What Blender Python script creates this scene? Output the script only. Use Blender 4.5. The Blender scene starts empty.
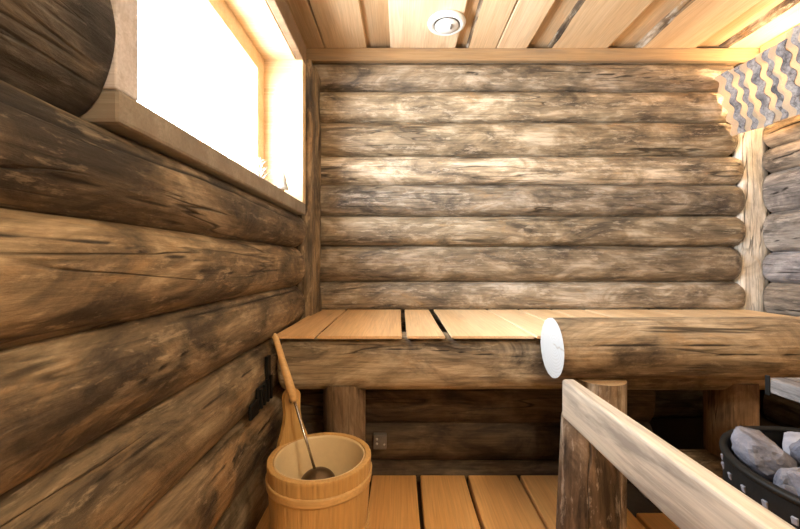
import bpy, bmesh, math, random
from mathutils import Vector, Matrix, noise, Euler

PI = math.pi
Z0 = 0.737                      # camera height above the floor boards
C = bpy.context.scene.collection
scene = bpy.context.scene


def H(h):
    return Z0 + h


# ------------------------------------------------------------------ objects
def obj(name, me, mats=None, parent=None, loc=(0, 0, 0), rot=(0, 0, 0), color=None):
    o = bpy.data.objects.new(name, me)
    C.objects.link(o)
    if mats is not None and me is not None:
        for m in (mats if isinstance(mats, (list, tuple)) else [mats]):
            if m.name not in [s.name for s in me.materials if s]:
                me.materials.append(m)
    o.location = loc
    o.rotation_euler = rot
    if parent:
        o.parent = parent
    if color:
        o.color = (color[0], color[1], color[2], 1)
    return o


def thing(name, label, cat, loc=(0, 0, 0), rot=(0, 0, 0), group=None, kind=None):
    o = bpy.data.objects.new(name, None)
    C.objects.link(o)
    o.empty_display_size = 0.1
    o.location = loc
    o.rotation_euler = rot
    tag(o, label, cat, group, kind)
    return o


def tag(o, label, cat, group=None, kind=None):
    o['label'] = label
    o['category'] = cat
    if group:
        o['group'] = group
    if kind:
        o['kind'] = kind
    return o


def finish(bm, smooth=True, name='mesh'):
    bmesh.ops.recalc_face_normals(bm, faces=bm.faces[:])
    me = bpy.data.meshes.new(name)
    bm.to_mesh(me)
    bm.free()
    if smooth:
        for p in me.polygons:
            p.use_smooth = True
    return me


# ------------------------------------------------------------------ shapes
def box_bm(x0, x1, y0, y1, z0, z1, bev=0.0, seg=2, bm=None):
    own = bmesh.new()
    r = bmesh.ops.create_cube(own, size=1)
    for v in r['verts']:
        v.co = Vector(((x0 + x1) / 2 + v.co.x * (x1 - x0), (y0 + y1) / 2 + v.co.y * (y1 - y0),
                       (z0 + z1) / 2 + v.co.z * (z1 - z0)))
    if bev:
        bmesh.ops.bevel(own, geom=own.edges[:], offset=bev, segments=seg, profile=0.5, affect='EDGES')
    if bm is None:
        return own
    tmp = bpy.data.meshes.new('t')
    own.to_mesh(tmp)
    own.free()
    bm.from_mesh(tmp)
    bpy.data.meshes.remove(tmp)
    return bm


def box(x0, x1, y0, y1, z0, z1, bev=0.0, seg=2):
    return finish(box_bm(x0, x1, y0, y1, z0, z1, bev, seg), smooth=False)


def board(L, w, t, seed=0, wane=0.0, bev=0.004, n=None):
    """Sawn board: long axis local X from 0 to L, width along Y (centred), thickness Z from 0 to t.
    Edges wander a little, arrises are eased.  With wane, the low-Y edge is the bark side (material 1)."""
    n = n or max(6, int(L / 0.05))
    bm = bmesh.new()
    rings = []
    sd = seed * 7.31
    for i in range(n + 1):
        x = L * i / n
        e0 = noise.noise(Vector((x * 2.2, sd, 1.3))) * 0.004 + noise.noise(Vector((x * 9, sd, 9.3))) * 0.0012
        e1 = noise.noise(Vector((x * 2.2, sd, 5.3))) * 0.004
        wz = noise.noise(Vector((x * 1.3, sd, 12.3))) * 0.0015
        wn = 0
        if wane:
            wn = wane * (1 + 0.5 * noise.noise(Vector((x * 6, sd, 3.3))) + 0.3 * noise.noise(Vector((x * 19, sd, 7.3))))
        y0 = -w / 2 + e0
        y1 = w / 2 + e1
        b = bev
        pts = [(y0 + wn + b, wz), (y1 - b, wz), (y1 - b * .3, wz + b * .3), (y1, wz + b), (y1, t - b), (y1 - b * .3, t - b * .3), (y1 - b, t),
               (y0 + b, t), (y0 + b * .3, t - b * .3), (y0, t - b), (y0 + wn * .35, t * .45), (y0 + wn, wz + b * .5)]
        rings.append([bm.verts.new((x, p[0], p[1])) for p in pts])
    m = len(rings[0])
    for i in range(n):
        for j in range(m):
            f = bm.faces.new((rings[i][j], rings[i][(j + 1) % m], rings[i + 1][(j + 1) % m], rings[i + 1][j]))
            if wane and j in (9, 10, 11):
                f.material_index = 1
    bm.faces.new(rings[0])
    bm.faces.new(rings[-1][::-1])
    return finish(bm, smooth=False)


def log(L, a, b, seed=0, lump=0.05, ends=(0.0, 0.0), cracks=(), front=44, back=10, dx=0.022, power=1.0,
        taper=0.0, bow=0.0, ripple=1.0, capmat=0):
    """Peeled log.  Axis local X 0..L, half depth a (Y), half height b (Z), angle 0 faces -Y.
    cracks: (x0, x1, angle0, angle1, width, depth, wobble) drying cracks cut into the surface."""
    bm = bmesh.new()
    cl = bm.verts.layers.float.new('crack')
    n = max(8, int(L / dx))
    xs = [L * i / n for i in range(n + 1)]
    for k, e in enumerate(ends):
        if e > 0:
            extra = [e * (1 - math.cos(q * PI / 2 / 6)) for q in range(0, 7)]
            if k == 0:
                xs = extra + [x for x in xs if x > e * 1.05]
            else:
                xs = [x for x in xs if x < L - e * 1.05] + [L - q for q in extra[::-1]]
    angs = [-PI / 2 + PI * i / front for i in range(front)] + [PI / 2 + PI * i / back for i in range(back)]
    sd = seed * 3.77 + 0.31
    rings = []
    for x in xs:
        s = 1.0
        for k, e in enumerate(ends):
            d = x if k == 0 else L - x
            if e > 0 and d < e:
                s = min(s, math.sqrt(max(0.0, 1 - (1 - d / e) ** 2)))
        s = max(s, 0.04)
        tp = 1 + taper * (x / L - .5)
        bz = bow * math.sin(PI * x / L)
        ring = []
        for an in angs:
            ca, sa = math.cos(an), math.sin(an)
            ca2 = math.copysign(abs(ca) ** power, ca)
            sa2 = math.copysign(abs(sa) ** power, sa)
            r = 1 + lump * noise.noise(Vector((x * 2.1 + sd * 5, ca * 1.1 + sd, sa * 1.1)))
            r += ripple * 0.30 * lump * noise.noise(Vector((x * 7 + sd * 3, ca * 3.2 + sd, sa * 3.2)))
            r += ripple * 0.10 * lump * noise.noise(Vector((x * 14 + sd, ca * 11, sa * 11 + sd)))
            cr = 0.0
            dep = 0.0
            for (c0, c1, a0, a1, wd, dp, wb) in cracks:
                if c0 <= x <= c1:
                    t = (x - c0) / (c1 - c0)
                    ac = a0 + (a1 - a0) * t + wb * noise.noise(Vector((x * 3.0, c0 + sd, a0))) \
                        + wb * .25 * noise.noise(Vector((x * 13.0, c0 + sd, a0)))
                    edge = min(1.0, t * 8, (1 - t) * 8)
                    q = math.exp(-((an - ac) * b / (wd * (0.45 + 0.55 * edge))) ** 2) * edge
                    cr = max(cr, q)
                    dep = max(dep, q * dp)
            rr = r * s * tp
            v = bm.verts.new((x, -ca2 * (a * rr - dep), sa2 * (b * rr - dep) + bz))
            v[cl] = cr
            ring.append(v)
        rings.append(ring)
    m = len(angs)
    for i in range(len(rings) - 1):
        for j in range(m):
            bm.faces.new((rings[i][j], rings[i][(j + 1) % m], rings[i + 1][(j + 1) % m], rings[i + 1][j]))
    c0 = bm.faces.new(rings[0][::-1])
    c1 = bm.faces.new(rings[-1])
    c0.material_index = c1.material_index = capmat
    sharp = [e for e in list(c0.edges) + list(c1.edges)]
    for e in sharp:
        e.smooth = False
    return finish(bm)


def lathe(profile, seg=48, closed=False, caps=True):
    bm = bmesh.new()
    rings = []
    for (r, z) in profile:
        rings.append([bm.verts.new((r * math.cos(2 * PI * k / seg), r * math.sin(2 * PI * k / seg), z)) for k in range(seg)])
    n = len(rings)
    for i in range(n if closed else n - 1):
        A, B = rings[i], rings[(i + 1) % n]
        for k in range(seg):
            bm.faces.new((A[k], A[(k + 1) % seg], B[(k + 1) % seg], B[k]))
    if not closed and caps:
        if profile[0][0] > 1e-6:
            bm.faces.new(rings[0][::-1])
        if profile[-1][0] > 1e-6:
            bm.faces.new(rings[-1])
    bmesh.ops.remove_doubles(bm, verts=bm.verts[:], dist=1e-5)
    return finish(bm)


def tube(p0, p1, prof, seg=20):
    """prof: list of (t along p0->p1, radius)"""
    p0, p1 = Vector(p0), Vector(p1)
    d = p1 - p0
    q = d.to_track_quat('Z', 'Y').to_matrix()
    bm = bmesh.new()
    rings = []
    for t, r in prof:
        c = p0 + d * t
        rings.append([bm.verts.new(c + q @ Vector((r * math.cos(2 * PI * k / seg), r * math.sin(2 * PI * k / seg), 0))) for k in range(seg)])
    for i in range(len(rings) - 1):
        for k in range(seg):
            bm.faces.new((rings[i][k], rings[i][(k + 1) % seg], rings[i + 1][(k + 1) % seg], rings[i + 1][k]))
    bm.faces.new(rings[0][::-1])
    bm.faces.new(rings[-1])
    return finish(bm)


# ------------------------------------------------------------------ node helpers
class N:
    def __init__(self, name):
        self.m = bpy.data.materials.new(name)
        self.m.use_nodes = True
        self.t = self.m.node_tree
        self.t.nodes.clear()
        self.out = self.t.nodes.new('ShaderNodeOutputMaterial')
        self.b = self.t.nodes.new('ShaderNodeBsdfPrincipled')
        self.t.links.new(self.b.outputs[0], self.out.inputs[0])

    def n(self, typ, **kw):
        nd = self.t.nodes.new(typ)
        for k, v in kw.items():
            setattr(nd, k, v)
        return nd

    def l(self, a, b):
        self.t.links.new(a, b)

    def val(self, sock, v):
        if hasattr(v, 'is_output') or isinstance(v, bpy.types.NodeSocket):
            self.l(v, sock)
        else:
            sock.default_value = v

    def math(self, op, a, b=0.0, clamp=False):
        nd = self.n('ShaderNodeMath', operation=op, use_clamp=clamp)
        self.val(nd.inputs[0], a)
        self.val(nd.inputs[1], b)
        return nd.outputs[0]

    def vmath(self, op, a, b):
        nd = self.n('ShaderNodeVectorMath', operation=op)
        self.val(nd.inputs[0], a)
        self.val(nd.inputs[1], b)
        return nd.outputs[0]

    def noise(self, vec, scale=1.0, detail=5, rough=0.6, dist=0.0):
        nd = self.n('ShaderNodeTexNoise')
        self.val(nd.inputs['Vector'], vec)
        nd.inputs['Scale'].default_value = scale
        nd.inputs['Detail'].default_value = detail
        nd.inputs['Roughness'].default_value = rough
        nd.inputs['Distortion'].default_value = dist
        return nd.outputs['Fac']

    def ramp(self, fac, stops, interp='LINEAR'):
        nd = self.n('ShaderNodeValToRGB')
        cr = nd.color_ramp
        cr.interpolation = interp
        while len(cr.elements) < len(stops):
            cr.elements.new(0.5)
        for e, (p, c) in zip(cr.elements, stops):
            e.position = p
            e.color = (c, c, c, 1) if isinstance(c, (int, float)) else (c[0], c[1], c[2], 1)
        self.l(fac, nd.inputs[0])
        return nd.outputs[0]

    def mix(self, fac, a, b, typ='MIX'):
        nd = self.n('ShaderNodeMix', data_type='RGBA', blend_type=typ)
        self.val(nd.inputs[0], fac)
        for i, v in ((6, a), (7, b)):
            if isinstance(v, tuple):
                v = (v[0], v[1], v[2], 1)
            self.val(nd.inputs[i], v)
        return nd.outputs[2]

    def coords(self, sx, sy, sz, randomise=True):
        tc = self.n('ShaderNodeTexCoord').outputs['Object']
        if randomise:
            if not hasattr(self, 'oi'):
                self.oi = self.n('ShaderNodeObjectInfo')
            off = self.n('ShaderNodeCombineXYZ')
            r = self.math('MULTIPLY', self.oi.outputs['Random'], 37.0)
            for k in range(3):
                self.l(r, off.inputs[k])
            tc = self.vmath('ADD', tc, off.outputs[0])
        return self.vmath('MULTIPLY', tc, (sx, sy, sz))

    def tint(self, col):
        if not hasattr(self, 'oi'):
            self.oi = self.n('ShaderNodeObjectInfo')
        return self.mix(1.0, col, self.oi.outputs['Color'], 'MULTIPLY')

    def bump(self, h, strength=0.3, dist=0.01):
        nd = self.n('ShaderNodeBump')
        nd.inputs['Strength'].default_value = strength
        nd.inputs['Distance'].default_value = dist
        self.l(h, nd.inputs['Height'])
        self.l(nd.outputs[0], self.b.inputs['Normal'])

    def done(self, col, rough=0.6, spec=0.3, metal=0.0):
        if isinstance(col, tuple):
            col = (col[0], col[1], col[2], 1)
        self.val(self.b.inputs['Base Color'], col)
        self.val(self.b.inputs['Roughness'], rough)
        self.b.inputs['Specular IOR Level'].default_value = spec
        self.b.inputs['Metallic'].default_value = metal
        return self.m


def mat_log(name, dark, mid, tan, pale, orange, p_dark=.30, p_orange=.5, p_fleck=.5, rough=.62, spec=.25, contrast=1.0):
    w = N(name)
    big = w.noise(w.coords(3.4, 8, 8), 1, 8, .66, .9)
    col = w.ramp(big, [(p_dark + .06, dark), (p_dark + .15, mid), (p_dark + .24, tan), (p_dark + .36, pale)])
    # strips where the inner bark is still on
    om = w.noise(w.coords(3.6, 9, 9), 1, 8, .70, 1.2)
    om = w.ramp(om, [(p_orange + .02, 0.0), (p_orange + .12, 1.0)])
    col = w.mix(w.math('MULTIPLY', om, .75), col, orange)
    # pale drawknife flecks
    fl = w.noise(w.coords(12, 44, 44), 1, 8, .72, .25)
    flm = w.ramp(fl, [(p_fleck + .06, 0.0), (p_fleck + .13, 1.0)])
    col = w.mix(w.math('MULTIPLY', flm, .55), col, pale)
    # dark weather stains
    st = w.noise(w.coords(2.6, 6, 6), 1.3, 9, .66, .9)
    stm = w.ramp(st, [(.30, 1.0), (.45, 0.0)])
    col = w.mix(w.math('MULTIPLY', stm, .8), col, dark)
    # long fibre
    gr = w.noise(w.coords(5.0, 85, 85), 1, 8, .68, .4)
    grm = w.ramp(gr, [(.30, .42), (.5, 1.0), (.72, 1.38)])
    col = w.mix(1.0, col, grm, 'MULTIPLY')
    # hair cracks
    ck = w.noise(w.coords(.9, 13, 13), 1, 3, .5, .35)
    ckd = w.math('ABSOLUTE', w.math('SUBTRACT', ck, .5))
    ckm = w.ramp(ckd, [(.0, 1.0), (.006, .6), (.012, 0.0)])
    brk = w.ramp(w.noise(w.coords(2.2, 3, 3), 1.0, 2), [(.47, 0.0), (.56, 1.0)])
    ckm = w.math('MULTIPLY', ckm, brk)
    col = w.mix(w.math('MULTIPLY', ckm, .85), col, (.018, .012, .008))
    # knots
    vo = w.n('ShaderNodeTexVoronoi')
    w.l(w.coords(1.7, 4.6, 4.6), vo.inputs['Vector'])
    vo.inputs['Scale'].default_value = 1.0
    kn = w.math('ADD', vo.outputs['Distance'], w.math('MULTIPLY', w.math('SUBTRACT', fl, .5), .12))
    knm = w.ramp(kn, [(.05, 1.0), (.075, .25), (.10, .8), (.15, 0.0)])
    col = w.mix(w.math('MULTIPLY', knm, .45), col, (.05, .028, .015))
    # drying cracks cut in the mesh: darkened along the groove
    at = w.n('ShaderNodeAttribute', attribute_name='crack')
    col = w.mix(w.ramp(at.outputs['Fac'], [(.35, 0.0), (.75, .92)]), col, (.012, .008, .006))
    col = w.tint(col)
    hgt = w.math('ADD', w.math('MULTIPLY', gr, .5), w.math('MULTIPLY', fl, .6))
    hgt = w.math('SUBTRACT', hgt, w.math('MULTIPLY', ckm, .9))
    hgt = w.math('ADD', hgt, w.math('MULTIPLY', om, .15))
    w.bump(hgt, .6, .008)
    rg = w.ramp(fl, [(.3, rough + .12), (.7, rough - .1)])
    return w.done(col, rg, spec)


def mat_pine(name, base, light, ring, rough=.45, spec=.35, knots=.6, grey=0.0):
    w = N(name)
    a = w.noise(w.coords(.8, 9, 9), 1, 4, .55, .5)
    col = w.ramp(a, [(.3, base), (.68, light)])
    rg = w.noise(w.coords(.7, 26, 26), 1, 3, .5, .25)
    rgs = w.math('FRACT', w.math('MULTIPLY', rg, 9.0))
    rgm = w.ramp(rgs, [(.0, .0), (.72, .55), (.9, 1.0), (1.0, 0.0)])
    col = w.mix(w.math('MULTIPLY', rgm, .32), col, ring)
    fb = w.noise(w.coords(7, 190, 190), 1, 4, .6)
    col = w.mix(1.0, col, w.ramp(fb, [(.3, .86), (.7, 1.1)]), 'MULTIPLY')
    if knots:
        vo = w.n('ShaderNodeTexVoronoi')
        w.l(w.coords(1.5, 5.2, 5.2), vo.inputs['Vector'])
        vo.inputs['Scale'].default_value = 1.0
        d = w.math('ADD', vo.outputs['Distance'], w.math('MULTIPLY', w.math('SUBTRACT', a, .5), .08))
        km = w.ramp(d, [(.035, 1.0), (.07, .75), (.085, .15), (.12, .3), (.17, 0.0)])
        col = w.mix(w.math('MULTIPLY', km, knots), col, (ring[0] * .45, ring[1] * .36, ring[2] * .3))
    if grey:
        g = w.ramp(w.noise(w.coords(1.6, 22, 22), 1, 7, .65, .8), [(.46, 0.0), (.60, 1.0)])
        col = w.mix(w.math('MULTIPLY', g, grey), col, (.23, .19, .16))
    col = w.tint(col)
    w.bump(w.math('ADD', fb, w.math('MULTIPLY', rgm, .4)), .18, .003)
    return w.done(col, rough, spec)


def mat_plain(name, col, rough=.5, spec=.4, metal=0.0, var=.12, scale=40, bump=.1):
    w = N(name)
    a = w.noise(w.coords(scale, scale, scale), 1, 4, .6)
    c = w.mix(1.0, (col[0], col[1], col[2]), w.ramp(a, [(.3, 1 - var), (.7, 1 + var)]), 'MULTIPLY')
    w.bump(a, bump, .002)
    return w.done(c, rough, spec, metal)


M = {}
M['log_back'] = mat_log('weathered_back_log', (.08, .066, .054), (.205, .165, .12), (.325, .265, .19), (.57, .51, .43), (.37, .255, .14), p_dark=.30, p_orange=.55, p_fleck=.47, rough=.45, spec=.5)
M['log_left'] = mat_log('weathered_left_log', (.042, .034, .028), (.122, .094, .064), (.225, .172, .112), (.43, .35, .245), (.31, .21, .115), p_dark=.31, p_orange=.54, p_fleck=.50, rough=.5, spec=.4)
M['log_bench'] = mat_log('bench_log', (.07, .053, .038), (.195, .15, .10), (.32, .25, .165), (.50, .41, .295), (.32, .22, .12), p_dark=.29, p_orange=.54, p_fleck=.50)
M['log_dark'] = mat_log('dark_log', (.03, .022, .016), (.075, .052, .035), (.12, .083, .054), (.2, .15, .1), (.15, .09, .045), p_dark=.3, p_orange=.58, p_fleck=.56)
M['log_post'] = mat_log('post_log', (.04, .028, .02), (.12, .083, .055), (.24, .17, .11), (.55, .48, .40), (.24, .15, .075), p_dark=.32, p_orange=.57, p_fleck=.50)
M['log_grey'] = mat_log('grey_log', (.11, .10, .095), (.25, .23, .215), (.38, .345, .31), (.58, .54, .50), (.36, .26, .165), p_dark=.28, p_orange=.6, p_fleck=.5)
M['scribe'] = mat_log('pale_scribe', (.40, .36, .31), (.58, .54, .48), (.69, .65, .59), (.77, .74, .69), (.62, .49, .33), p_dark=.22, p_orange=.62, p_fleck=.5)
M['ceil'] = mat_pine('ceiling_pine', (.68, .48, .285), (.82, .65, .45), (.52, .31, .15), rough=.5, spec=.25, knots=.45)
M['floor'] = mat_pine('floor_pine', (.72, .38, .13), (.84, .50, .20), (.56, .26, .075), rough=.42, spec=.35, knots=.35)
M['bench'] = mat_pine('bench_pine', (.68, .49, .29), (.83, .67, .47), (.54, .35, .18), rough=.45, spec=.35, knots=.35)
M['window'] = mat_pine('window_pine', (.68, .46, .24), (.82, .63, .40), (.55, .32, .13), rough=.45, knots=.4)
M['trim'] = mat_pine('trim_pine', (.46, .29, .15), (.60, .41, .23), (.33, .18, .08), rough=.55, knots=.5, grey=.45)
M['greyboard'] = mat_pine('grey_board', (.40, .37, .36), (.54, .51, .49), (.30, .26, .24), rough=.6, knots=.3, grey=.3)
M['sill'] = mat_pine('sill_wood', (.25, .22, .18), (.36, .325, .28), (.17, .135, .105), rough=.5, knots=.3, grey=.6)  # greyer base paints in some of the lens flare over the sill
M['plank'] = mat_pine('plank_pine', (.56, .475, .37), (.72, .645, .54), (.46, .37, .27), rough=.5, knots=.35, grey=.75)
M['lintel'] = mat_pine('lintel_wood', (.14, .085, .045), (.22, .14, .08), (.08, .045, .025), rough=.6, knots=.3)
M['bark'] = mat_log('wane_bark', (.05, .035, .025), (.16, .11, .07), (.34, .27, .20), (.62, .56, .48), (.3, .17, .07), p_dark=.33)
M['bucket'] = mat_pine('bucket_wood', (.56, .34, .12), (.69, .45, .19), (.42, .22, .07), rough=.38, spec=.4, knots=0)
M['hoop'] = mat_pine('hoop_wood', (.64, .40, .155), (.75, .52, .24), (.48, .27, .09), rough=.38, spec=.4, knots=0)
M['liner'] = mat_plain('cream_liner', (.74, .59, .36), rough=.32, spec=.45, var=.04)
M['ladle_wood'] = mat_pine('ladle_wood', (.62, .39, .16), (.72, .49, .24), (.48, .27, .10), rough=.36, knots=0)
M['steel'] = mat_plain('brushed_steel', (.55, .53, .50), rough=.25, metal=1.0, var=.05)
M['bowlmetal'] = mat_plain('dark_bowl_metal', (.16, .11, .065), rough=.36, metal=.85, var=.15)
M['black'] = mat_plain('black_steel', (.010, .0095, .009), rough=.55, spec=.22, var=.25)
M['white'] = mat_plain('white_enamel', (.84, .84, .82), rough=.35, spec=.5, var=.02)
M['greyplastic'] = mat_plain('grey_plastic', (.17, .15, .135), rough=.4, var=.1)
M['whiteplastic'] = mat_plain('white_dot', (.55, .52, .5), rough=.4, var=.05)
M['hole_glints'] = mat_plain('bluish_glint', (.24, .245, .285), rough=.4, var=.1)  # pale bluish grey painted as light at the drum's holes
M['dark'] = mat_plain('dark_gap', (.09, .06, .035), rough=.9, spec=.05)
M['subfloor'] = mat_plain('subfloor_wood', (.05, .033, .02), rough=.8, spec=.1)


def mat_cut_end():
    w = N('pale_cut_end')
    tc = w.n('ShaderNodeTexCoord').outputs['Object']
    p = w.vmath('ADD', tc, (0.0, .018, -.012))
    p = w.vmath('MULTIPLY', p, (0.0, 1.0, 1.0))
    d = w.n('ShaderNodeVectorMath', operation='LENGTH')
    w.l(p, d.inputs[0])
    wob = w.noise(w.coords(0, 26, 26), 1, 3, .5)
    rr = w.math('ADD', d.outputs['Value'], w.math('MULTIPLY', wob, .012))
    rg = w.math('FRACT', w.math('MULTIPLY', rr, 120.0))
    col = w.ramp(rg, [(.0, (.50, .515, .53)), (.7, (.46, .475, .485)), (1.0, (.40, .40, .40))])
    sep = w.n('ShaderNodeSeparateXYZ')
    w.l(p, sep.inputs[0])
    # one drying split across the heart
    sp = w.math('ABSOLUTE', w.math('ADD', sep.outputs[2], w.math('MULTIPLY', w.math('SUBTRACT', wob, .5), .03)))
    spm = w.ramp(sp, [(.0, 1.0), (.0012, .8), (.0022, 0.0)])
    side = w.ramp(sep.outputs[1], [(.0, 1.0), (.012, 0.0)])
    col = w.mix(w.math('MULTIPLY', w.math('MULTIPLY', spm, side), .7), col, (.30, .25, .20))
    return w.done(col, .7, .2)


M['cutend'] = mat_cut_end()


def mat_stone():
    w = N('stove_stone')
    a = w.noise(w.coords(14, 14, 14), 1, 7, .65, .6)
    col = w.ramp(a, [(.28, (.13, .13, .145)), (.48, (.28, .28, .31)), (.66, (.48, .47, .48)), (.8, (.66, .64, .61))])
    wm = w.ramp(w.noise(w.coords(9, 9, 22), 1, 3), [(.52, 0.0), (.66, 1.0)])
    col = w.mix(w.math('MULTIPLY', wm, .35), col, (.38, .31, .24))
    col = w.tint(col)
    w.bump(w.noise(w.coords(60, 60, 60), 1, 6, .7), .5, .006)
    return w.done(col, .75, .25)


M['stone'] = mat_stone()


def mat_glass():
    w = N('window_glass')
    tr = w.n('ShaderNodeBsdfTransparent')
    gl = w.n('ShaderNodeBsdfGlossy')
    gl.inputs['Roughness'].default_value = .02
    mx = w.n('ShaderNodeMixShader')
    fr = w.n('ShaderNodeFresnel')
    fr.inputs[0].default_value = 1.45
    w.l(w.math('MULTIPLY', fr.outputs[0], .5), mx.inputs[0])
    w.l(tr.outputs[0], mx.inputs[1])
    w.l(gl.outputs[0], mx.inputs[2])
    w.l(mx.outputs[0], w.out.inputs[0])
    w.t.nodes.remove(w.b)
    return w.m


M['glass'] = mat_glass()


def mat_emit(name, col, s):
    w = N(name)
    w.b.inputs['Emission Color'].default_value = (*col, 1)
    w.b.inputs['Emission Strength'].default_value = s
    return w.done(col, .3, .4)


M['bulb'] = mat_emit('lit_bulb', (1.0, .66, .30), 14)
M['fill_glow'] = mat_emit('fill_globe_glow', (1.0, .80, .56), 5)  # glow of the added fill lamp

# ================================================================== THE SETTING
RX0, RX1, RY0, RY1 = -.66, 1.99, -.86, 2.10        # outer extents
FL = 0.0

# ---------------- floor
fl = obj('floor', box(RX0, RX1, RY0, RY1, -.14, -.04), M['subfloor'])
tag(fl, 'dark floor base seen in the gaps between orange pine boards', 'floor', kind='structure')
fx = [-.432, -.268, -.102, .064, .231, .412, .582, .690, .858, 1.028, 1.19, 1.35, 1.52, 1.68, 1.84]
rnd = random.Random(4)
for i in range(len(fx) - 1):
    x0, x1 = fx[i] + .006, fx[i + 1] - .006
    yend = 1.318 if i < 6 else (1.168 if i == 6 else 1.12)
    me = board(yend + .84, x1 - x0, .036, seed=20 + i)
    t = .93 + .14 * rnd.random()
    obj('floor_board', me, M['floor'], fl, (((x0 + x1) / 2), -.84, -.039), (0, 0, PI / 2), (t, t, t * .98))

# ---------------- ceiling
ce = obj('ceiling', box(RX0, RX1, RY0, RY1, H(1.112), H(1.17)), M['dark'])
tag(ce, 'ceiling of overlapping pale pine boards with bark edges', 'ceiling', kind='structure')
low = [(-.56, -.372, 0), (-.364, -.165, 0), (-.048, .270, 0), (.326, .468, .006), (.474, .622, .0), (.73, 1.018, .012), (1.16, 1.445, .02), (1.575, 1.86, .03)]
tints = [(.86, .83, .80), (1.0, .98, .95), (1.12, 1.14, 1.18), (1.0, .98, .95), (1.02, 1.0, .98), (.96, .94, .9), (.94, .90, .85), (.98, .95, .9)]
for i, (x0, x1, wn) in enumerate(low):
    me = board(2.70, x1 - x0, .030, seed=50 + i, wane=wn)
    # local +Y ends up at world -X, so flip the mesh in Y to bring the bark edge to the left
    for v in me.vertices:
        v.co.y = -v.co.y
    me.flip_normals()
    obj('ceiling_board', me, [M['ceil'], M['bark']], ce, ((x0 + x1) / 2, -.82, H(1.046)), (0, 0, PI / 2), tints[i])
for i, (x0, x1) in enumerate([(-.22, .0), (.23, .36), (.58, .78), (.97, 1.21), (1.40, 1.62)]):
    me = board(2.80, x1 - x0, .028, seed=70 + i)
    t = .80 + .1 * (i % 2)
    obj('ceiling_board', me, M['ceil'], ce, ((x0 + x1) / 2, -.82, H(1.072)), (0, 0, PI / 2), (t, t * .93, t * .85))

# ---------------- back wall
wb = obj('wall_back', box(RX0, RX1, 2.0, RY1, -.05, H(1.12)), M['dark'])
tag(wb, 'back wall of stacked weathered grey-brown logs', 'wall', kind='structure')
seams = [1.06, .988, .851, .698, .529, .386, .228, .079, -.099, -.252, -.41, -.57, -.78]
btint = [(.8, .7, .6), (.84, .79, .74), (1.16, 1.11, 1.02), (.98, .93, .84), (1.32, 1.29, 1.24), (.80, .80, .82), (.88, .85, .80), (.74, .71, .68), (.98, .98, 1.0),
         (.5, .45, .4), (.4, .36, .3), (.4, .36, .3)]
bcr = {1: [(1.05, 2.05, .25, -.45, .0022, .004, .12), (.78, .86, .1, .0, .004, .005, .0)], 2: [], 3: [(1.25, 2.0, -.55, -.62, .003, .004, .2)],
       4: [(.05, .6, .5, .55, .002, .003, .1)], 5: [(0.0, .9, .35, .2, .002, .004, .25)], 6: [(.02, .35, -.62, -.5, .003, .004, .1)],
       7: [(.1, .8, .4, .45, .002, .003, .15)]}
for i in range(len(seams) - 1):
    top, bot = seams[i], seams[i + 1]
    pitch = top - bot
    xe = [1.735, 1.70, 1.695, 1.705, 1.735, 1.74, 1.745, 1.725, 1.745, 1.72, 1.72, 1.72, 1.72][i]
    me = log(xe + .46, .098, pitch * .535, seed=100 + i, lump=.034, ends=(.0, .085), cracks=bcr.get(i, ()), power=.74)
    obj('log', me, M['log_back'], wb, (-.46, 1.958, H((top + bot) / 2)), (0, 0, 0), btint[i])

# ---------------- left wall (backing pieces leave the window opening free)
WY0, WY1, WH0, WH1 = .585, 1.575, .246, .838      # window opening
bm = bmesh.new()
box_bm(RX0, -.60, RY0, WY0 - .02, -.05, H(1.12), bm=bm)
box_bm(RX0, -.60, WY1 + .02, RY1, -.05, H(1.12), bm=bm)
box_bm(RX0, -.60, WY0 - .02, WY1 + .02, -.05, H(WH0) - .03, bm=bm)
box_bm(RX0, -.60, WY0 - .02, WY1 + .02, H(WH1) + .03, H(1.12), bm=bm)
wl = obj('wall_left', finish(bm, smooth=False), M['dark'])
tag(wl, 'left wall of thick dark brown logs below a window', 'wall', kind='structure')
ls = [.204, .0615, -.098, -.260, -.437, -.626, -.80]
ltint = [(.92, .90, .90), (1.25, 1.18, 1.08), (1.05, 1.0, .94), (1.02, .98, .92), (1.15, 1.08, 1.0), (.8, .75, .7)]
lcr = {0: [(.82, 2.48, .50, .38, .005, .008, .16), (.82, 1.7, -.35, -.40, .002, .003, .2)],
       1: [(.9, 1.75, .42, .30, .002, .003, .25), (1.5, 2.2, -.1, -.2, .0016, .003, .2)],
       2: [(1.50, 2.47, .84, .78, .0045, .007, .05), (.9, 1.7, -.1, .0, .002, .003, .2)],
       3: [(.9, 2.2, .45, .55, .002, .003, .2)], 4: [(.9, 2.2, .3, .5, .002, .003, .3)]}
for i in range(len(ls) - 1):
    top, bot = ls[i], ls[i + 1]
    me = log(2.50, .092, (top - bot) * .555, seed=200 + i, lump=.05, ends=(0, .05), cracks=lcr.get(i, ()), power=.88)
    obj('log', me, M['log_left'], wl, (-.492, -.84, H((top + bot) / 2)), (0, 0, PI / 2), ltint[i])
for i, (top, bot) in enumerate([(.432, .204), (.62, .432), (.80, .62), (1.06, .80)]):
    me = log(1.388, .10, (top - bot) * .56, seed=230 + i, lump=.05, ends=(0, 0.012), cracks=[(.9, 1.388, .1, .0, .002, .003, .2)])
    obj('log', me, M['log_left'], wl, (-.50, -.84, H((top + bot) / 2)), (0, 0, PI / 2), (.44, .49, .62))  # dark blue-grey tint paints lens haze onto these logs
me = log(1.45, .07, .085, seed=240, lump=.05)
obj('log', me, M['log_left'], wl, (-.53, .55, H(.985)), (0, 0, PI / 2), (.6, .55, .5))
me = log(.5, .1, .4, seed=241, lump=.03)
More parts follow.
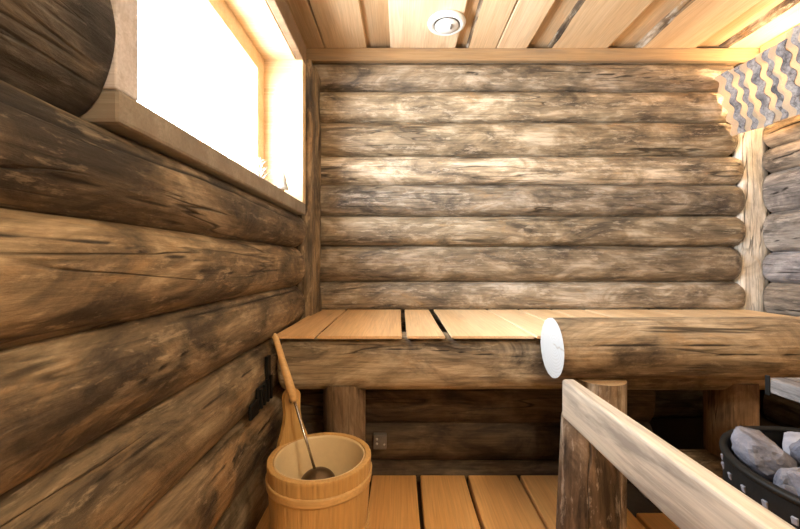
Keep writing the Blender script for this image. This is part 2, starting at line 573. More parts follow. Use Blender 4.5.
obj('log', me, M['log_left'], wl, (-.53, 1.60, H(.5)), (0, 0, PI / 2), (.6, .55, .5))

# ---------------- right wall
wr = obj('wall_right', box(1.93, RX1, RY0, RY1, -.05, H(1.12)), M['dark'])
tag(wr, 'right wall of grey weathered logs behind the stove', 'wall', kind='structure')
rs = [1.06, .93, .80, .685, .562, .439, .242, .049, -.10, -.27, -.43, -.60, -.80]
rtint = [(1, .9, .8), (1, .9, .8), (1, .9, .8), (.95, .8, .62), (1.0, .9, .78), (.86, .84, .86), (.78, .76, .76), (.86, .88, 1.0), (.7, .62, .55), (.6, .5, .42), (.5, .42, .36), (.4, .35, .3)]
for i in range(len(rs) - 1):
    top, bot = rs[i], rs[i + 1]
    me = log(2.70, .09, (top - bot) * .545, seed=300 + i, lump=.05, power=.8, ends=(.03, 0), cracks=[(.0, .6, .3 - .1 * i % 3, .25, .003, .004, .2)])
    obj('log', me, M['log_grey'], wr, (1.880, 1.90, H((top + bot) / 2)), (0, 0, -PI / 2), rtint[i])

# ---------------- front wall, behind the camera
wf = obj('wall_front', box(RX0, RX1, RY0 - .06, RY0, -.05, H(1.12)), M['ceil'])
tag(wf, 'plain pine wall behind the camera', 'wall', kind='structure')

# ---------------- trims
t1 = board(2.27, .030, .062, seed=400)
o = obj('trim_1', t1, M['trim'], None, (-.47, 1.872, H(.985)), (0, 0, 0), (.80, .80, .78))
tag(o, 'pine trim beam along top of the back wall', 'trim', kind='structure')
t2 = board(2.66, .045, .070, seed=401)
o = obj('trim_2', t2, M['trim'], None, (1.765, -.82, H(.974)), (0, 0, PI / 2), (1.2, 1.1, .95))
tag(o, 'pine trim beam along top of the right wall', 'trim', kind='structure')


def hewn(w0, d0, h, seed, amp=.012, f=5, mid=0.0):
    """roughly hewn upright post; axis local X (vertical once turned), w0 across Y, d0 along Z"""
    bm = bmesh.new()
    n = int(h / .02)
    k = 24
    rings = []
    for i in range(n + 1):
        x = h * i / n
        ring = []
        for j in range(k):
            an = 2 * PI * j / k
            ca, sa = math.cos(an), math.sin(an)
            sq = 1 / max(abs(ca), abs(sa)) ** .82
            nn = noise.noise(Vector((x * f, ca * 1.4 + seed, sa * 1.4)))
            n2 = noise.noise(Vector((x * f * 3.1, ca * 2.5 + seed, sa * 2.5)))
            ring.append(bm.verts.new((x, ca * sq * w0 / 2 + ca * amp * (nn + .45 * n2), sa * sq * d0 / 2 + sa * amp * (nn + .45 * n2))))
        rings.append(ring)
    for i in range(n):
        for j in range(k):
            bm.faces.new((rings[i][j], rings[i][(j + 1) % k], rings[i + 1][(j + 1) % k], rings[i + 1][j]))
    bm.faces.new(rings[0][::-1])
    bm.faces.new(rings[-1])
    return finish(bm)


o = obj('trim_3', hewn(.20, .072, 1.618, 3.1, amp=.012), M['log_left'], None, (-.418, 1.745, .0), (0, -PI / 2, PI / 2), (1.15, 1.08, 1.0))
o.rotation_euler = Matrix(((0, 0, 1), (0, 1, 0), (1, 0, 0))).to_euler()
tag(o, 'brown hewn corner post where left and back walls meet', 'post', kind='structure')
o = obj('trim_4', hewn(.06, .15, 1.36, 8.7, amp=.012, f=6), M['scribe'], None, (1.765, 1.915, .34), (0, 0, 0))
o.rotation_euler = Matrix(((0, 0, 1), (0, 1, 0), (1, 0, 0))).to_euler()
tag(o, 'whitish grey corner post between back and right wall logs', 'post', kind='structure')

# ---------------- window
win = thing('window_1', 'bright window with pale pine frame set deep in the left wall', 'window', (-.40, 1.08, H(WH0)), kind='structure')


def wpart(name, x0, x1, y0, y1, h0, h1, m, bev=.003, color=None, rot=None):
    me = box(x0 + .40, x1 + .40, y0 - 1.08, y1 - 1.08, h0 - WH0, h1 - WH0, bev)
    return obj(name, me, m, win, color=color)


wpart('sill', -.70, -.398, WY0 - .046, WY1 + .03, WH0 - .048, WH0, M['sill'], .006)
wpart('jamb', -.70, -.402, WY0 - .046, WY0, WH0 + .0005, WH1 + .03, M['greyboard'], color=(1.4, 1.45, 1.6))  # lifted bluish tint paints lens flare onto the near jamb
wpart('jamb', -.70, -.402, WY1, WY1 + .045, WH0 + .0005, WH1 + .03, M['window'])
wpart('head', -.70, -.432, WY0, WY1, WH1, WH1 + .03, M['window'])
wpart('lintel', -.43, -.40, WY0 - .05, WY1 + .05, WH1, WH1 + .082, M['lintel'], .004)
bm = bmesh.new()
fx0, fx1, fw = -.605, -.562, .072
for (a, b_, c, d) in ((WY0, WY0 + fw, WH0, WH1), (WY1 - fw, WY1, WH0, WH1), (WY0 + fw, WY1 - fw, WH0, WH0 + fw), (WY0 + fw, WY1 - fw, WH1 - fw, WH1)):
    box_bm(fx0 + .40, fx1 + .40, a - 1.08, b_ - 1.08, c - WH0, d - WH0, .003, bm=bm)
obj('window_frame', finish(bm, smooth=False), M['window'], win)
wpart('glass_pane', -.594, -.590, WY0 + fw - .005, WY1 - fw + .005, WH0 + fw - .005, WH1 - fw + .005, M['glass'], 0)

# ================================================================== BENCH
bench = thing('sauna_bench', 'upper sauna bench of pine boards on a thick log along the back wall', 'bench', (.6, 1.26, 0))
BX, BY = .6, 1.26


def bpart(name, me, m, x, y, z, rot=(0, 0, 0), color=None):
    return obj(name, me, m, bench, (x - BX, y - BY, z), rot, color)


flog = log(2.16, .090, .088, seed=500, lump=.04, ends=(.03, 0), power=.62, cracks=[(.2, 1.1, .35, .2, .002, .003, .3)])
bpart('front_log', flog, M['log_bench'], -.402, 1.283, H(-.330))
bb = [(-.402, -.268), (-.262, .006), (.020, .142), (.164, .424), (.430, .578), (.584, .74), (.746, .90), (.906, 1.06), (1.066, 1.22), (1.226, 1.38), (1.386, 1.54), (1.546, 1.70)]
btn = [(1.0, .84, .66), (1.0, .86, .70), (1.08, 1.02, .94), (1.1, 1.06, 1.0), (1.1, 1.05, .98), (1.05, 1.0, .92)]
for i, (x0, x1) in enumerate(bb):
    me = board(.672, x1 - x0, .008, seed=520 + i, n=20, wane=.004 if i == 3 else 0)
    for v in me.vertices:
        v.co.y = -v.co.y
    me.flip_normals()
    bpart('bench_board', me, [M['bench'], M['bark']], (x0 + x1) / 2, 1.196, H(-.2415), (0, 0, PI / 2), btn[min(i, 5)])
# posts under the bench
bpart('leg', log(.345, .069, .069, seed=540, lump=.06, ends=(0, 0), power=.9), M['log_dark'], -.184, 1.262, 0.0, (0, -PI / 2, 0), (1.4, 1.35, 1.3))
bpart('leg', log(.245, .070, .066, seed=541, lump=.06, power=.85), M['log_dark'], 1.09, 1.255, .108, (0, -PI / 2, 0), (2.0, 1.9, 1.75))
# logs closing the space below
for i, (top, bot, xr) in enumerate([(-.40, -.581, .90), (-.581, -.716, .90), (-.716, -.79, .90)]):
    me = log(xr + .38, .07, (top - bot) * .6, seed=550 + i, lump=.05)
    bpart('base_log', me, M['log_dark'], -.38, 1.41 - (.0 if i < 2 else .012), H((top + bot) / 2), color=(.72, .70, .66))  # dark wood and lowered tint paint in the shade under the bench
bpart('sill_log', log(.88, .075, .075, seed=560, lump=.05, ends=(.01, 0)), M['log_bench'], .80, 1.26, .034, color=(.95, .92, .88))
# black plate standing in for the shaded hollow between log end and wall
bm = bmesh.new()
box_bm(-.004, .006, .004, .020, -.045, .045, .002, bm=bm)
box_bm(-.004, .006, -.034, .024, -.115, -.040, .004, bm=bm)
box_bm(-.004, .006, -.060, -.030, -.125, -.075, .004, bm=bm)
for k in range(4):
    box_bm(.004, .013, -.030 + k * .014, -.024 + k * .014, -.112, -.045 + .006 * k, .0015, bm=bm)
for v in bm.verts:
    v.co.y *= 1.9
    v.co.z *= .82
bpart('shadow_plate', finish(bm, smooth=False), M['black'], -.397, 1.115, H(-.318), (0, 0, 0))

# ================================================================== LOG RAIL IN FRONT OF THE BENCH
rail = thing('log_railing', 'thick log railing with a white sawn end in front of the bench', 'railing', (.58, 1.10, 0))


def rpart(name, me, m, x, y, z, rot=(0, 0, 0), color=None):
    return obj(name, me, m, rail, (x - .58, y - 1.10, z), rot, color)


rl = log(1.30, .088, .089, seed=600, lump=.022, cracks=[(.02, .5, .25, .20, .003, .004, .15), (.3, 1.1, -.1, .05, .0025, .004, .2)], capmat=1, taper=.06)
rpart('top_log', rl, [M['log_bench'], M['cutend']], .438, 1.098, H(-.247), color=(.9, .84, .78))
p = log(H(-.331), .066, .066, seed=610, lump=.04, ends=(.008, 0), capmat=1)
po = rpart('post', p, [M['log_post'], M['bench']], .569, 1.082, 0, (0, -PI / 2, 0), (1.0, .95, .9))
p = log(H(-.331), .066, .066, seed=611, lump=.04, ends=(.008, 0), capmat=1)
rpart('post', p, [M['log_post'], M['bench']], 1.55, 1.09, 0, (0, -PI / 2, 0), (1.0, .95, .9))

# ================================================================== STOVE GUARD
guard = thing('stove_guard', 'pale pine guard rail on a dark log post beside the stove', 'railing', (.45, .93, 0))


def gpart(name, me, m, x, y, z, rot=(0, 0, 0), color=None):
    return obj(name, me, m, guard, (x - .45, y - .93, z), rot, color)


pl = board(.98, .034, .092, seed=620, bev=.006)
gpart('guard_plank', pl, M['plank'], .409, -.06, H(-.376), (0, 0, PI / 2))
gp = log(H(-.383), .070, .068, seed=630, lump=.06, ends=(.0, 0), taper=-.2)
gpart('post', gp, M['log_post'], .463, .935, 0, (0, -PI / 2, 0), (1.0, .95, .9))
pl2 = board(1.0, .11, .036, seed=640, bev=.005)
o = gpart('grey_plank', pl2, M['log_grey'], .965, -.06, H(-.322), (0, 0, PI / 2), (.52, .53, .58))
o['label'] = 'grey weathered plank with black end bracket'
bm = box_bm(-.003, .0, -.012, .0, -.006, .042, .001)
gb = gpart('end_bracket', finish(bm, smooth=False), M['black'], .910, .945, H(-.322))
# cross rail and near posts close the guard behind the frame edge
gpart('guard_plank', board(.64, .034, .05, seed=641), M['plank'], .40, -.10, H(-.374), (0, 0, 0))
gpart('post', log(H(-.374), .06, .06, seed=631, lump=.05), M['log_post'], .44, -.10, 0, (0, -PI / 2, 0))
gpart('post', log(H(-.374), .06, .06, seed=632, lump=.05), M['log_post'], .98, -.10, 0, (0, -PI / 2, 0))

# ================================================================== STOVE
SX, SY, SR, SZ = .826, .656, .205, H(-.378)
stove = thing('sauna_stove', 'round black steel sauna stove full of grey stones', 'stove', (SX, SY, 0))


def drum():
    bm = bmesh.new()
    seg = 96
    zs = [.06, .20, .226, .244, .262, .280, SZ]
    zs = [.05, .14, .158, .186, .204, .232, .250, .278, .296, SZ]
    rows = [[bm.verts.new((SR * math.cos(2 * PI * k / seg), SR * math.sin(2 * PI * k / seg), z)) for k in range(seg)] for z in zs]
    for i in range(len(zs) - 1):
        for k in range(seg):
            if i in (1, 3, 5, 7) and (k + (i // 2)) % 3 == 0:
                continue
            bm.faces.new((rows[i][k], rows[i][(k + 1) % seg], rows[i + 1][(k + 1) % seg], rows[i + 1][k]))
    bmesh.ops.recalc_face_normals(bm, faces=bm.faces[:])
    bmesh.ops.solidify(bm, geom=bm.faces[:], thickness=.004)
    return finish(bm, smooth=False)


obj('drum', drum(), M['black'], stove)
obj('rim', lathe([(SR - .007, SZ - .004), (SR + .005, SZ - .004), (SR + .006, SZ), (SR + .005, SZ + .005), (SR - .007, SZ + .005)], 96, True), M['black'], stove)
for k in range(30):
    an = 2 * PI * k / 30 + .05
    obj('hole_glint', box(-.0015, .0028, -.0045, .0045, -.006, .006, .001), M['hole_glints'], stove, (SR * math.cos(an), SR * math.sin(an), .326), (0, .25, an))  # pale squares put in for the light showing at the vent holes
obj('stone_grate', lathe([(0, .198), (SR - .006, .198), (SR - .006, .204), (0, .204)], 64), M['black'], stove)
for k in range(4):
    an = PI / 4 + k * PI / 2
    x, y = (SR - .03) * math.cos(an), (SR - .03) * math.sin(an)
    obj('foot', box(x - .015, x + .015, y - .015, y + .015, 0, .055, .003), M['black'], stove)


def stone_mesh(seed, sx, sy, sz):
    rr = random.Random(seed)
    bm = bmesh.new()
    bmesh.ops.create_icosphere(bm, subdivisions=4, radius=1)
    planes = []
    for k in range(13):
        v = Vector((rr.gauss(0, 1), rr.gauss(0, 1), rr.gauss(0, 1))).normalized()
        planes.append((v, rr.uniform(.58, .92)))
    for v in bm.verts:
        d = v.co.normalized()
        r = 1.0
        for nrm, dist in planes:
            c = d.dot(nrm)
            if c > .05:
                r = min(r, dist / c)
        r += .05 * noise.noise(d * 2.2 + Vector((seed, 0, 0))) + .045 * noise.noise(d * 5 + Vector((seed, 3, 0)))
        v.co = Vector((d.x * r * sx, d.y * r * sy, d.z * r * sz))
    return finish(bm, smooth=False)


STONES = [
    (919, 0.0569, 0.0492, 0.0393, -0.0789, -0.0074, 0.2664, -1.119, -0.084, -2.538),
    (921, 0.0531, 0.0399, 0.0279, -0.1294, 0.0729, 0.2861, 0.617, 2.941, -0.49),
    (923, 0.0502, 0.0395, 0.0364, -0.1487, -0.0826, 0.2807, -1.331, 0.69, -1.278),
    (926, 0.0584, 0.0488, 0.0343, 0.0191, 0.1571, 0.2756, 1.382, 2.462, 0.123),
    (927, 0.0632, 0.0393, 0.0352, -0.0655, -0.0718, 0.2799, 1.344, 0.494, 0.808),
    (928, 0.0548, 0.0548, 0.0331, 0.0667, 0.0834, 0.2794, 0.368, -3.05, 0.986),
    (929, 0.0733, 0.0594, 0.0412, 0.1366, 0.0874, 0.3505, -1.846, -1.483, -0.311),
    (931, 0.0778, 0.0486, 0.0463, -0.0536, 0.1084, 0.2832, 1.295, -0.442, 2.07),
    (932, 0.0639, 0.0543, 0.0399, 0.0572, 0.0716, 0.3658, 0.464, 1.263, 2.01),
    (936, 0.0692, 0.0558, 0.0399, 0.1535, 0.0155, 0.273, 0.273, 0.003, 1.78),
    (937, 0.061, 0.0544, 0.0393, -0.1129, 0.0942, 0.3605, 0.189, -2.622, -0.913),
    (938, 0.0787, 0.051, 0.0456, 0.0431, -0.1271, 0.3101, -1.196, -0.347, -0.323),
    (939, 0.0667, 0.0444, 0.0436, -0.0445, -0.1506, 0.3164, -1.89, -0.097, -0.135),
    (940, 0.059, 0.0539, 0.0377, 0.077, 0.0103, 0.3057, -0.905, 2.47, 0.914),
    (941, 0.0695, 0.0554, 0.0362, -0.0063, 0.0348, 0.2964, -1.935, 0.267, 1.357),
    (942, 0.0594, 0.05, 0.0357, 0.0078, -0.0577, 0.3322, 1.174, -2.198, 0.472),
    (943, 0.0607, 0.054, 0.0357, 0.0364, 0.1414, 0.3419, -2.573, -0.574, 0.639),
    (944, 0.0585, 0.0472, 0.0392, -0.1629, -0.0037, 0.3044, -0.675, 2.214, -1.695),
    (947, 0.0568, 0.0483, 0.0276, -0.1006, 0.0292, 0.3321, 1.766, 0.298, 0.288),
    (948, 0.0697, 0.051, 0.0397, -0.0702, -0.0281, 0.3443, -1.32, 0.438, -2.84),
    (949, 0.0662, 0.0462, 0.0329, 0.0819, -0.0629, 0.3091, 1.827, -2.216, 0.334),
    (950, 0.0651, 0.0447, 0.0362, -0.0647, -0.1124, 0.3645, 0.46, -0.07, 2.988),
    (951, 0.06, 0.0487, 0.0287, -0.1548, -0.0691, 0.3573, 1.281, -0.493, 2.085),
    (952, 0.0555, 0.0565, 0.0414, 0.0171, -0.1541, 0.3776, -1.861, 0.085, 1.113),
    (953, 0.074, 0.0551, 0.0338, 0.1322, -0.0911, 0.3417, 0.283, 1.038, 0.773),
    (954, 0.0792, 0.059, 0.0449, 0.0327, -0.0012, 0.3837, -1.163, 0.378, 2.643),
    (955, 0.0548, 0.0485, 0.0387, -0.0275, 0.075, 0.3597, -0.85, -0.108, -2.189),
    (956, 0.0686, 0.0534, 0.0371, 0.1458, -0.0131, 0.3564, 0.323, -0.842, -2.187),
]
OWN = {937: 'long pale grey stone leaning on the rim at the near left of the stove', 947: 'grey stone just in front of the long pale stone in the stove', 943: 'upright grey stone at the back of the stove heap'}
for i, (sd, dx, dy, dz, lx, ly, lz, ex, ey, ez) in enumerate(STONES):
    o = obj('stove_stone', stone_mesh(sd, dx, dy, dz), M['stone'], None, (SX + lx, SY + ly, lz), (ex, ey, ez))
    v = .36 + .34 * random.Random(sd).random()
    o.color = (v, v, v * 1.12, 1)
    tag(o, OWN.get(sd, 'rough grey stone in the heap inside the black stove drum'), 'stone', 'grey stones heaped in the stove')

# ================================================================== BUCKET
BKX, BKY, BKH = -.2025, .965, H(-.489)
bucket = thing('sauna_bucket', 'round wooden sauna bucket with cream liner and wooden hoops', 'bucket', (BKX, BKY, 0))


def bucket_body():
    bm = bmesh.new()
    ns, per = 22, 6
    seg = ns * per
    prof = [(.1135, 0), (.1155, .004), (.129, BKH - .006), (.1283, BKH - .001), (.1265, BKH), (.1165, BKH), (.1145, BKH - .0015), (.1138, BKH - .005), (.1120, BKH - .007), (.1120, BKH - .03), (.103, .02), (.103, .012), (.1, .012)]
    rings = []
    for r, z in prof:
        ring = []
        for k in range(seg):
            g = 0
            if r > .1155 and k % per == 0:
                g = .0012
            an = 2 * PI * k / seg
            ring.append(bm.verts.new(((r - g) * math.cos(an), (r - g) * math.sin(an), z)))
        rings.append(ring)
    for i in range(len(rings) - 1):
        for k in range(seg):
            bm.faces.new((rings[i][k], rings[i][(k + 1) % seg], rings[i + 1][(k + 1) % seg], rings[i + 1][k]))
    bm.faces.new(rings[0][::-1])
    bm.faces.new(rings[-1])
    # turn so the wood fibre (local X in the material) runs up the staves
    me = finish(bm, smooth=False)
    me.transform(Matrix(((0, 0, 1, 0), (0, 1, 0, 0), (-1, 0, 0, 0), (0, 0, 0, 1))))
    return me


UP = (0, -PI / 2, 0)
obj('body', bucket_body(), M['bucket'], bucket, rot=UP)
obj('liner', lathe([(.1120, BKH - .006), (.1125, BKH - .002), (.1100, BKH - .0015), (.1085, BKH - .008), (.098, .03), (.096, .022), (0, .020), (0, .016), (.1, .016)], 64, False, False), M['liner'], bucket)
for (zc, hh) in ((BKH - .046, .010), (.075, .012)):
    r0 = .1155 + (.129 - .1155) * (zc / BKH)
    s = .0135 / BKH
    hp = [(r0 - s * hh - .002, zc - hh), (r0 - s * hh + .004, zc - hh), (r0 + .0042, zc - hh * .6), (r0 + .0046, zc + hh * .6), (r0 + s * hh + .0045, zc + hh), (r0 + s * hh - .001, zc + hh)]
    obj('hoop', lathe(hp, 96, True), M['hoop'], bucket)


def handle_stave():
    """outline in the (Y across, X up) plane with a round hole, thickness along Z"""
    w = []
    pts = [(.0, -.046), (.016, -.042), (.035, -.034), (.06, -.0262), (.085, -.023), (.115, -.0245)]
    cx, r = .123, .0255
    arc = [(cx + r * math.sin(t), -r * math.cos(t)) for t in [i * PI / 12 for i in range(0, 13)]]
    outline = pts + arc + [(x, -y) for x, y in pts[::-1]]
    hole = [(cx - .002 + .016 * math.cos(2 * PI * k / 20), .0125 * math.sin(2 * PI * k / 20)) for k in range(20)]
    bm = bmesh.new()
    t = .007

    def ring(poly, z):
        return [bm.verts.new((p[0], p[1], z)) for p in poly]
    for z, flip in ((-t, True), (t, False)):
        a = ring(outline, z)
        h = ring(hole, z)
        es = [bm.edges.new((a[i], a[(i + 1) % len(a)])) for i in range(len(a))] + [bm.edges.new((h[i], h[(i + 1) % len(h)])) for i in range(len(h))]
        bmesh.ops.triangle_fill(bm, use_beauty=True, edges=es)
        if z < 0:
            a0, h0 = a, h
        else:
            for (p, q) in ((a0, a), (h0, h)):
                for i in range(len(p)):
                    bm.faces.new((p[i], p[(i + 1) % len(p)], q[(i + 1) % len(p)], q[i]))
    return finish(bm, smooth=False)


hang = math.atan2(.082, -.094)
hs = obj('handle_stave', handle_stave(), M['bucket'], bucket)
rad = Vector((math.cos(hang), math.sin(hang), 0))
tan_ = Vector((-math.sin(hang), math.cos(hang), 0))
up = (Vector((0, 0, 1)) + rad * .06).normalized()
nrm = up.cross(tan_).normalized()
hs.matrix_local = Matrix(((up.x, tan_.x, nrm.x, rad.x * .1225), (up.y, tan_.y, nrm.y, rad.y * .1225), (up.z, tan_.z, nrm.z, BKH - .008), (0, 0, 0, 1)))

# ================================================================== LADLE
A = Vector((-.210, .955, H(-.535)))
B = Vector((-.349, 1.055, H(-.198)))
ladle = thing('sauna_ladle', 'long ladle with wooden handle standing in the wooden bucket', 'ladle', A)
t0 = .49
handle = tube((B - A) * t0, (B - A), [(0, .0045), (.02, .0095), (.1, .0115), (.3, .0110), (.6, .0090), (.85, .0082), (.95, .0078), (.985, .005), (1, .002)], 20)
obj('handle', handle, M['ladle_wood'], ladle)
obj('rod', tube((B - A) * -.03, (B - A) * (t0 + .02), [(0, .0034), (1, .0034)], 12), M['steel'], ladle)
R = .047
pr = [(R, 0), (R * 1.02, .001), (R, .003)] + [(R * math.cos(t), .003 + R * .82 * math.sin(t)) for t in [i * PI / 2 / 10 for i in range(1, 11)]]
pr += [((R - .002) * math.cos(t), .001 + (R - .002) * .82 * math.sin(t)) for t in [i * PI / 2 / 10 for i in range(10, -1, -1)]]
pr[-1] = (R - .002, 0)
bw = lathe(pr, 40, False, False)
obj('bowl', bw, M['bowlmetal'], ladle, (.004, -.004, -.027), (.18, -.12, 0))

# ================================================================== LAMP WITH WAVY SHADE
LX = 1.625
lamp = thing('corner_lamp', 'corner lamp glowing behind a shade of wavy bark-edged slats', 'lamp', (LX, 1.68, H(.60)))


def wavy_slat(w, h, t, seed, lo, hi, amp=.0085, waves=4.2, ph=0.0):
    """slat standing in the local YZ plane: width along Y between the fractions lo..hi, thickness X"""
    bm = bmesh.new()
    n = 60
    rows = []
    for i in range(n + 1):
        z = h * i / n
        s = amp * math.sin(2 * PI * waves * i / n + ph) + amp * .3 * noise.noise(Vector((z * 30, seed, 0)))
        s2 = amp * math.sin(2 * PI * waves * i / n + ph + .25) + amp * .3 * noise.noise(Vector((z * 30, seed, 5)))
        y0, y1 = w * lo + s, w * hi + s2
        e = .0018
        rows.append([bm.verts.new(c) for c in ((0, y0 + e, z), (0, y1 - e, z), (e, y1, z), (t - e, y1, z), (t, y1 - e, z), (t, y0 + e, z), (t - e, y0, z), (e, y0, z))])
    for i in range(n):
        for j in range(8):
            bm.faces.new((rows[i][j], rows[i][(j + 1) % 8], rows[i + 1][(j + 1) % 8], rows[i + 1][j]))
    bm.faces.new(rows[0][::-1])
    bm.faces.new(rows[-1])
    return finish(bm, smooth=False)


def thin_wood(m, f, col):
    t = m.node_tree
    out = [n for n in t.nodes if n.type == 'OUTPUT_MATERIAL'][0]
    b = [n for n in t.nodes if n.type == 'BSDF_PRINCIPLED'][0]
    tr = t.nodes.new('ShaderNodeBsdfTranslucent')
    tr.inputs[0].default_value = (*col, 1)
    mx = t.nodes.new('ShaderNodeMixShader')
    mx.inputs[0].default_value = f
    t.links.new(b.outputs[0], mx.inputs[1])
    t.links.new(tr.outputs[0], mx.inputs[2])
    t.links.new(mx.outputs[0], out.inputs[0])


M['slat'] = mat_pine('slat_pine', (.66, .56, .42), (.78, .69, .55), (.52, .40, .26), rough=.5, knots=.2)
M['slatbark'] = mat_log('slat_bark', (.12, .12, .127), (.22, .215, .225), (.31, .30, .305), (.44, .425, .41), (.27, .23, .18), p_dark=.28, p_orange=.64, p_fleck=.5)
thin_wood(M['slat'], .4, (.85, .66, .42))
ys = [1.850, 1.782, 1.716, 1.650, 1.587, 1.526, 1.468, 1.41]
for i in range(len(ys) - 1):
    y0 = ys[i + 1]
    w = ys[i] - y0
    hb = [.612, .608, .602, .606, .600, .604, .602][i]
    ht = [.910, .905, .898, .905, .90, .925, .92][i]
    me = wavy_slat(w, ht - hb, .010, 700 + i, -.02, 1.02, ph=.7 * i)
    sl = obj('slat', me, M['slat'], lamp, (0.0 + .004 * (i % 2), y0 - 1.68, hb - .60), (0, -.31, .10), color=(1.0, 1.0, 1.0))
    me = wavy_slat(w, ht - hb, .007, 720 + i, -.10, .46 if i else .4, ph=.7 * i + .1)
    obj('bark_band', me, M['slatbark'], sl, (-.007, 0, 0), color=(1.0, 1.0, 1.04))
for zz in (.66, .85):
    obj('batten', box(.014 - .32 * (zz - .60), .032 - .32 * (zz - .60), 1.44 - 1.68, 1.80 - 1.68, zz - .60, zz - .60 + .03, .002), M['slat'], lamp)
obj('batten', box(-.05, .17, 1.785 - 1.68, 1.805 - 1.68, .845 - .60, .885 - .60, .002), M['slat'], lamp)
obj('lamp_base', lathe([(0, 0), (.045, 0), (.045, .012), (.03, .02), (.022, .05), (0, .05)], 32), M['white'], lamp, (.165, 1.66 - 1.68, (.84 - .60)), (0, -PI / 2, 0))
obj('bulb', lathe([(.0, 0), (.014, .0), (.016, .015), (.03, .04), (.032, .055), (.027, .075), (.014, .088), (0, .092)], 32), M['bulb'], lamp, (.117, 1.66 - 1.68, (.84 - .60)), (0, -PI / 2, 0))

# ================================================================== CEILING VENT
vent = thing('ceiling_vent', 'round white ceiling vent on a pale board', 'vent', (.203, 1.655, H(1.046)))
obj('outer_ring', lathe([(.058, 0), (.081, 0), (.083, -.006), (.080, -.014), (.070, -.020), (.060, -.018), (.054, -.010), (.052, -.002)], 64, True), M['white'], vent)
obj('valve_disc', lathe([(0, -.012), (.046, -.012), (.050, -.016), (.050, -.022), (.044, -.028), (.02, -.031), (0, -.031)], 64), M['white'], vent)
obj('throat', lathe([(0, 0), (.057, 0), (.057, -.006), (0, -.006)], 48), M['greyplastic'], vent)
obj('spindle', lathe([(0, -.004), (.006, -.004), (.006, -.014), (0, -.014)], 16), M['steel'], vent)
bm = bmesh.new()
box_bm(-.004, .004, -.03, 0, -.036, -.03, .001, bm=bm)
obj('set_screw', finish(bm, smooth=False), M['greyplastic'], vent, (.018, -.004, 0))

# ================================================================== SOCKET, SILL ORNAMENTS
px = (380 - 400) / 380 * 1.335
sock = thing('wall_socket', 'small grey square socket on the dark log below the bench', 'socket', (px, 1.334, H(-.628)))
obj('plate', box(-.023, .023, -.012, .012, -.025, .025, .003), M['greyplastic'], sock)
for (x, z) in ((-.010, .012), (-.010, -.004), (.015, -.006)):
    me = lathe([(0, 0), (.0042, 0), (.0036, .004), (0, .005)], 14)
    obj('socket_screw', me, M['whiteplastic'], sock, (x, -.0115, z), (PI / 2, 0, 0))
obj('cover_flap', box(-.002, .018, -.015, -.011, -.018, .018, .002), M['greyplastic'], sock, color=(.8, .6, .55))

M['frost'] = mat_plain('frosted_white', (.50, .49, .46), rough=.4, var=.05)
M['tinsel'] = mat_plain('pale_gold', (.62, .50, .33), rough=.35, var=.2)
sp = thing('frosted_sprig', 'white frosted sprig standing on the window sill near the frame', 'ornament', (-.50, 1.36, H(WH0)))
obj('stem', tube((0, 0, 0), (0.0, .01, .115), [(0, .003), (1, .0012)], 8), M['frost'], sp)
bm = bmesh.new()
rr = random.Random(2)
for k in range(26):
    z = .02 + .004 * k
    an = k * 2.4
    ln = .05 * (1 - .6 * k / 26)
    d = Vector((math.cos(an), math.sin(an), .75)).normalized()
    q0 = Vector((0, .01 * z / .135, z))
    t = bpy.data.meshes.new('t')
    tm = tube(q0, q0 + d * ln, [(0, .0012), (.4, .003), (1, .0006)], 6)
    bm.from_mesh(tm)
obj('needles', finish(bm), M['frost'], sp)
og = thing('sill_figurine', 'tiny pale cone tree ornament on the window sill corner', 'ornament', (-.455, 1.475, H(WH0)))
obj('foot', lathe([(0, 0), (.018, 0), (.018, .006), (.004, .010), (.004, .04), (0, .04)], 24), M['tinsel'], og)
obj('cone', lathe([(0, .036), (.021, .036), (.019, .045), (.012, .07), (.014, .072), (.007, .095), (.002, .112), (0, .114)], 24), M['frost'], og)
bm = bmesh.new()
for k in range(5):
    an = k * 2 * PI / 5 + PI / 2
    a = bm.verts.new((0, .009 * math.cos(an), .009 * math.sin(an)))
    b1 = bm.verts.new((.002, .003 * math.cos(an + .63), .003 * math.sin(an + .63)))
    b2 = bm.verts.new((.002, .003 * math.cos(an - .63), .003 * math.sin(an - .63)))
    b3 = bm.verts.new((-.002, .003 * math.cos(an + .63), .003 * math.sin(an + .63)))
    b4 = bm.verts.new((-.002, .003 * math.cos(an - .63), .003 * math.sin(an - .63)))
    for f in ((a, b1, b2), (a, b4, b3), (a, b3, b1), (a, b2, b4)):
        bm.faces.new(f)
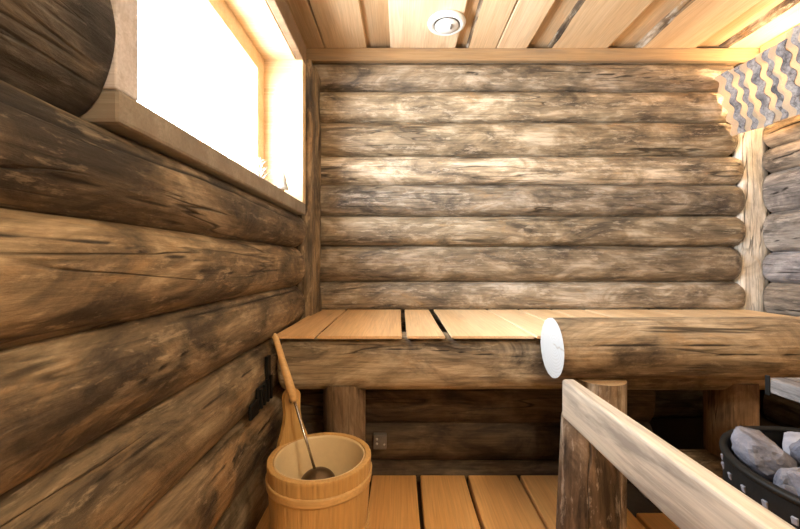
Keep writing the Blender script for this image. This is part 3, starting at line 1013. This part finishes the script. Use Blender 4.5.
obj('star', finish(bm, smooth=False), M['tinsel'], og, (0, 0, .120))

# ================================================================== ADDED FILL LAMP, UNSEEN BEHIND THE CAMERA
cl = thing('fill_lamp', 'added round opal fill lamp, unseen behind the camera', 'lamp', (.65, -.42, H(1.045)))
obj('lamp_base', lathe([(0, 0), (.11, 0), (.11, -.018), (0, -.018)], 48), M['white'], cl)
obj('globe', lathe([(.10, -.018), (.105, -.04), (.085, -.075), (.045, -.095), (0, -.10)], 48), M['fill_glow'], cl)

# ================================================================== LIGHT
w = bpy.data.worlds.new('World')
scene.world = w
w.use_nodes = True
bg = w.node_tree.nodes['Background']
bg.inputs[0].default_value = (.90, .96, 1.0, 1)
bg.inputs[1].default_value = 23.0


def light(name, typ, loc, power, col, size=.1, rot=(0, 0, 0), size_y=None):
    l = bpy.data.lights.new(name, typ)
    l.color = col
    if typ == 'AREA':
        l.size = size
        if size_y:
            l.shape = 'RECTANGLE'
            l.size_y = size_y
    else:
        l.shadow_soft_size = size
    l.energy = power
    o = bpy.data.objects.new(name, l)
    C.objects.link(o)
    o.location = loc
    o.rotation_euler = rot
    return o


pt = light('window_portal', 'AREA', (-.70, 1.08, H(.54)), 1, (1, 1, 1), .60, (0, -PI / 2, 0), 1.0)
pt.data.cycles.is_portal = True
light('bulb_light', 'POINT', (LX + .05, 1.66, H(.85)), 24.0, (1.0, .72, .42), .03)
light('fill_lamp_light', 'POINT', (.65, -.42, H(.90)), 20, (1.0, .88, .64), .10)  # added warm fill for the foreground, source unseen

# ================================================================== CAMERA
cd = bpy.data.cameras.new('camera')
cd.sensor_width = 36
cd.lens = 380 / 800 * 36
cd.shift_y = -2.5 / 800
cd.clip_start = .01
cam = bpy.data.objects.new('camera', cd)
C.objects.link(cam)
cam.location = (0, 0, Z0)
cam.rotation_euler = (PI / 2, 0, 0)
scene.camera = cam

vs = scene.view_settings
vs.view_transform = 'Standard'
vs.look = 'None'
vs.gamma = 1
vs.use_curve_mapping = False
vs.exposure = 1.22
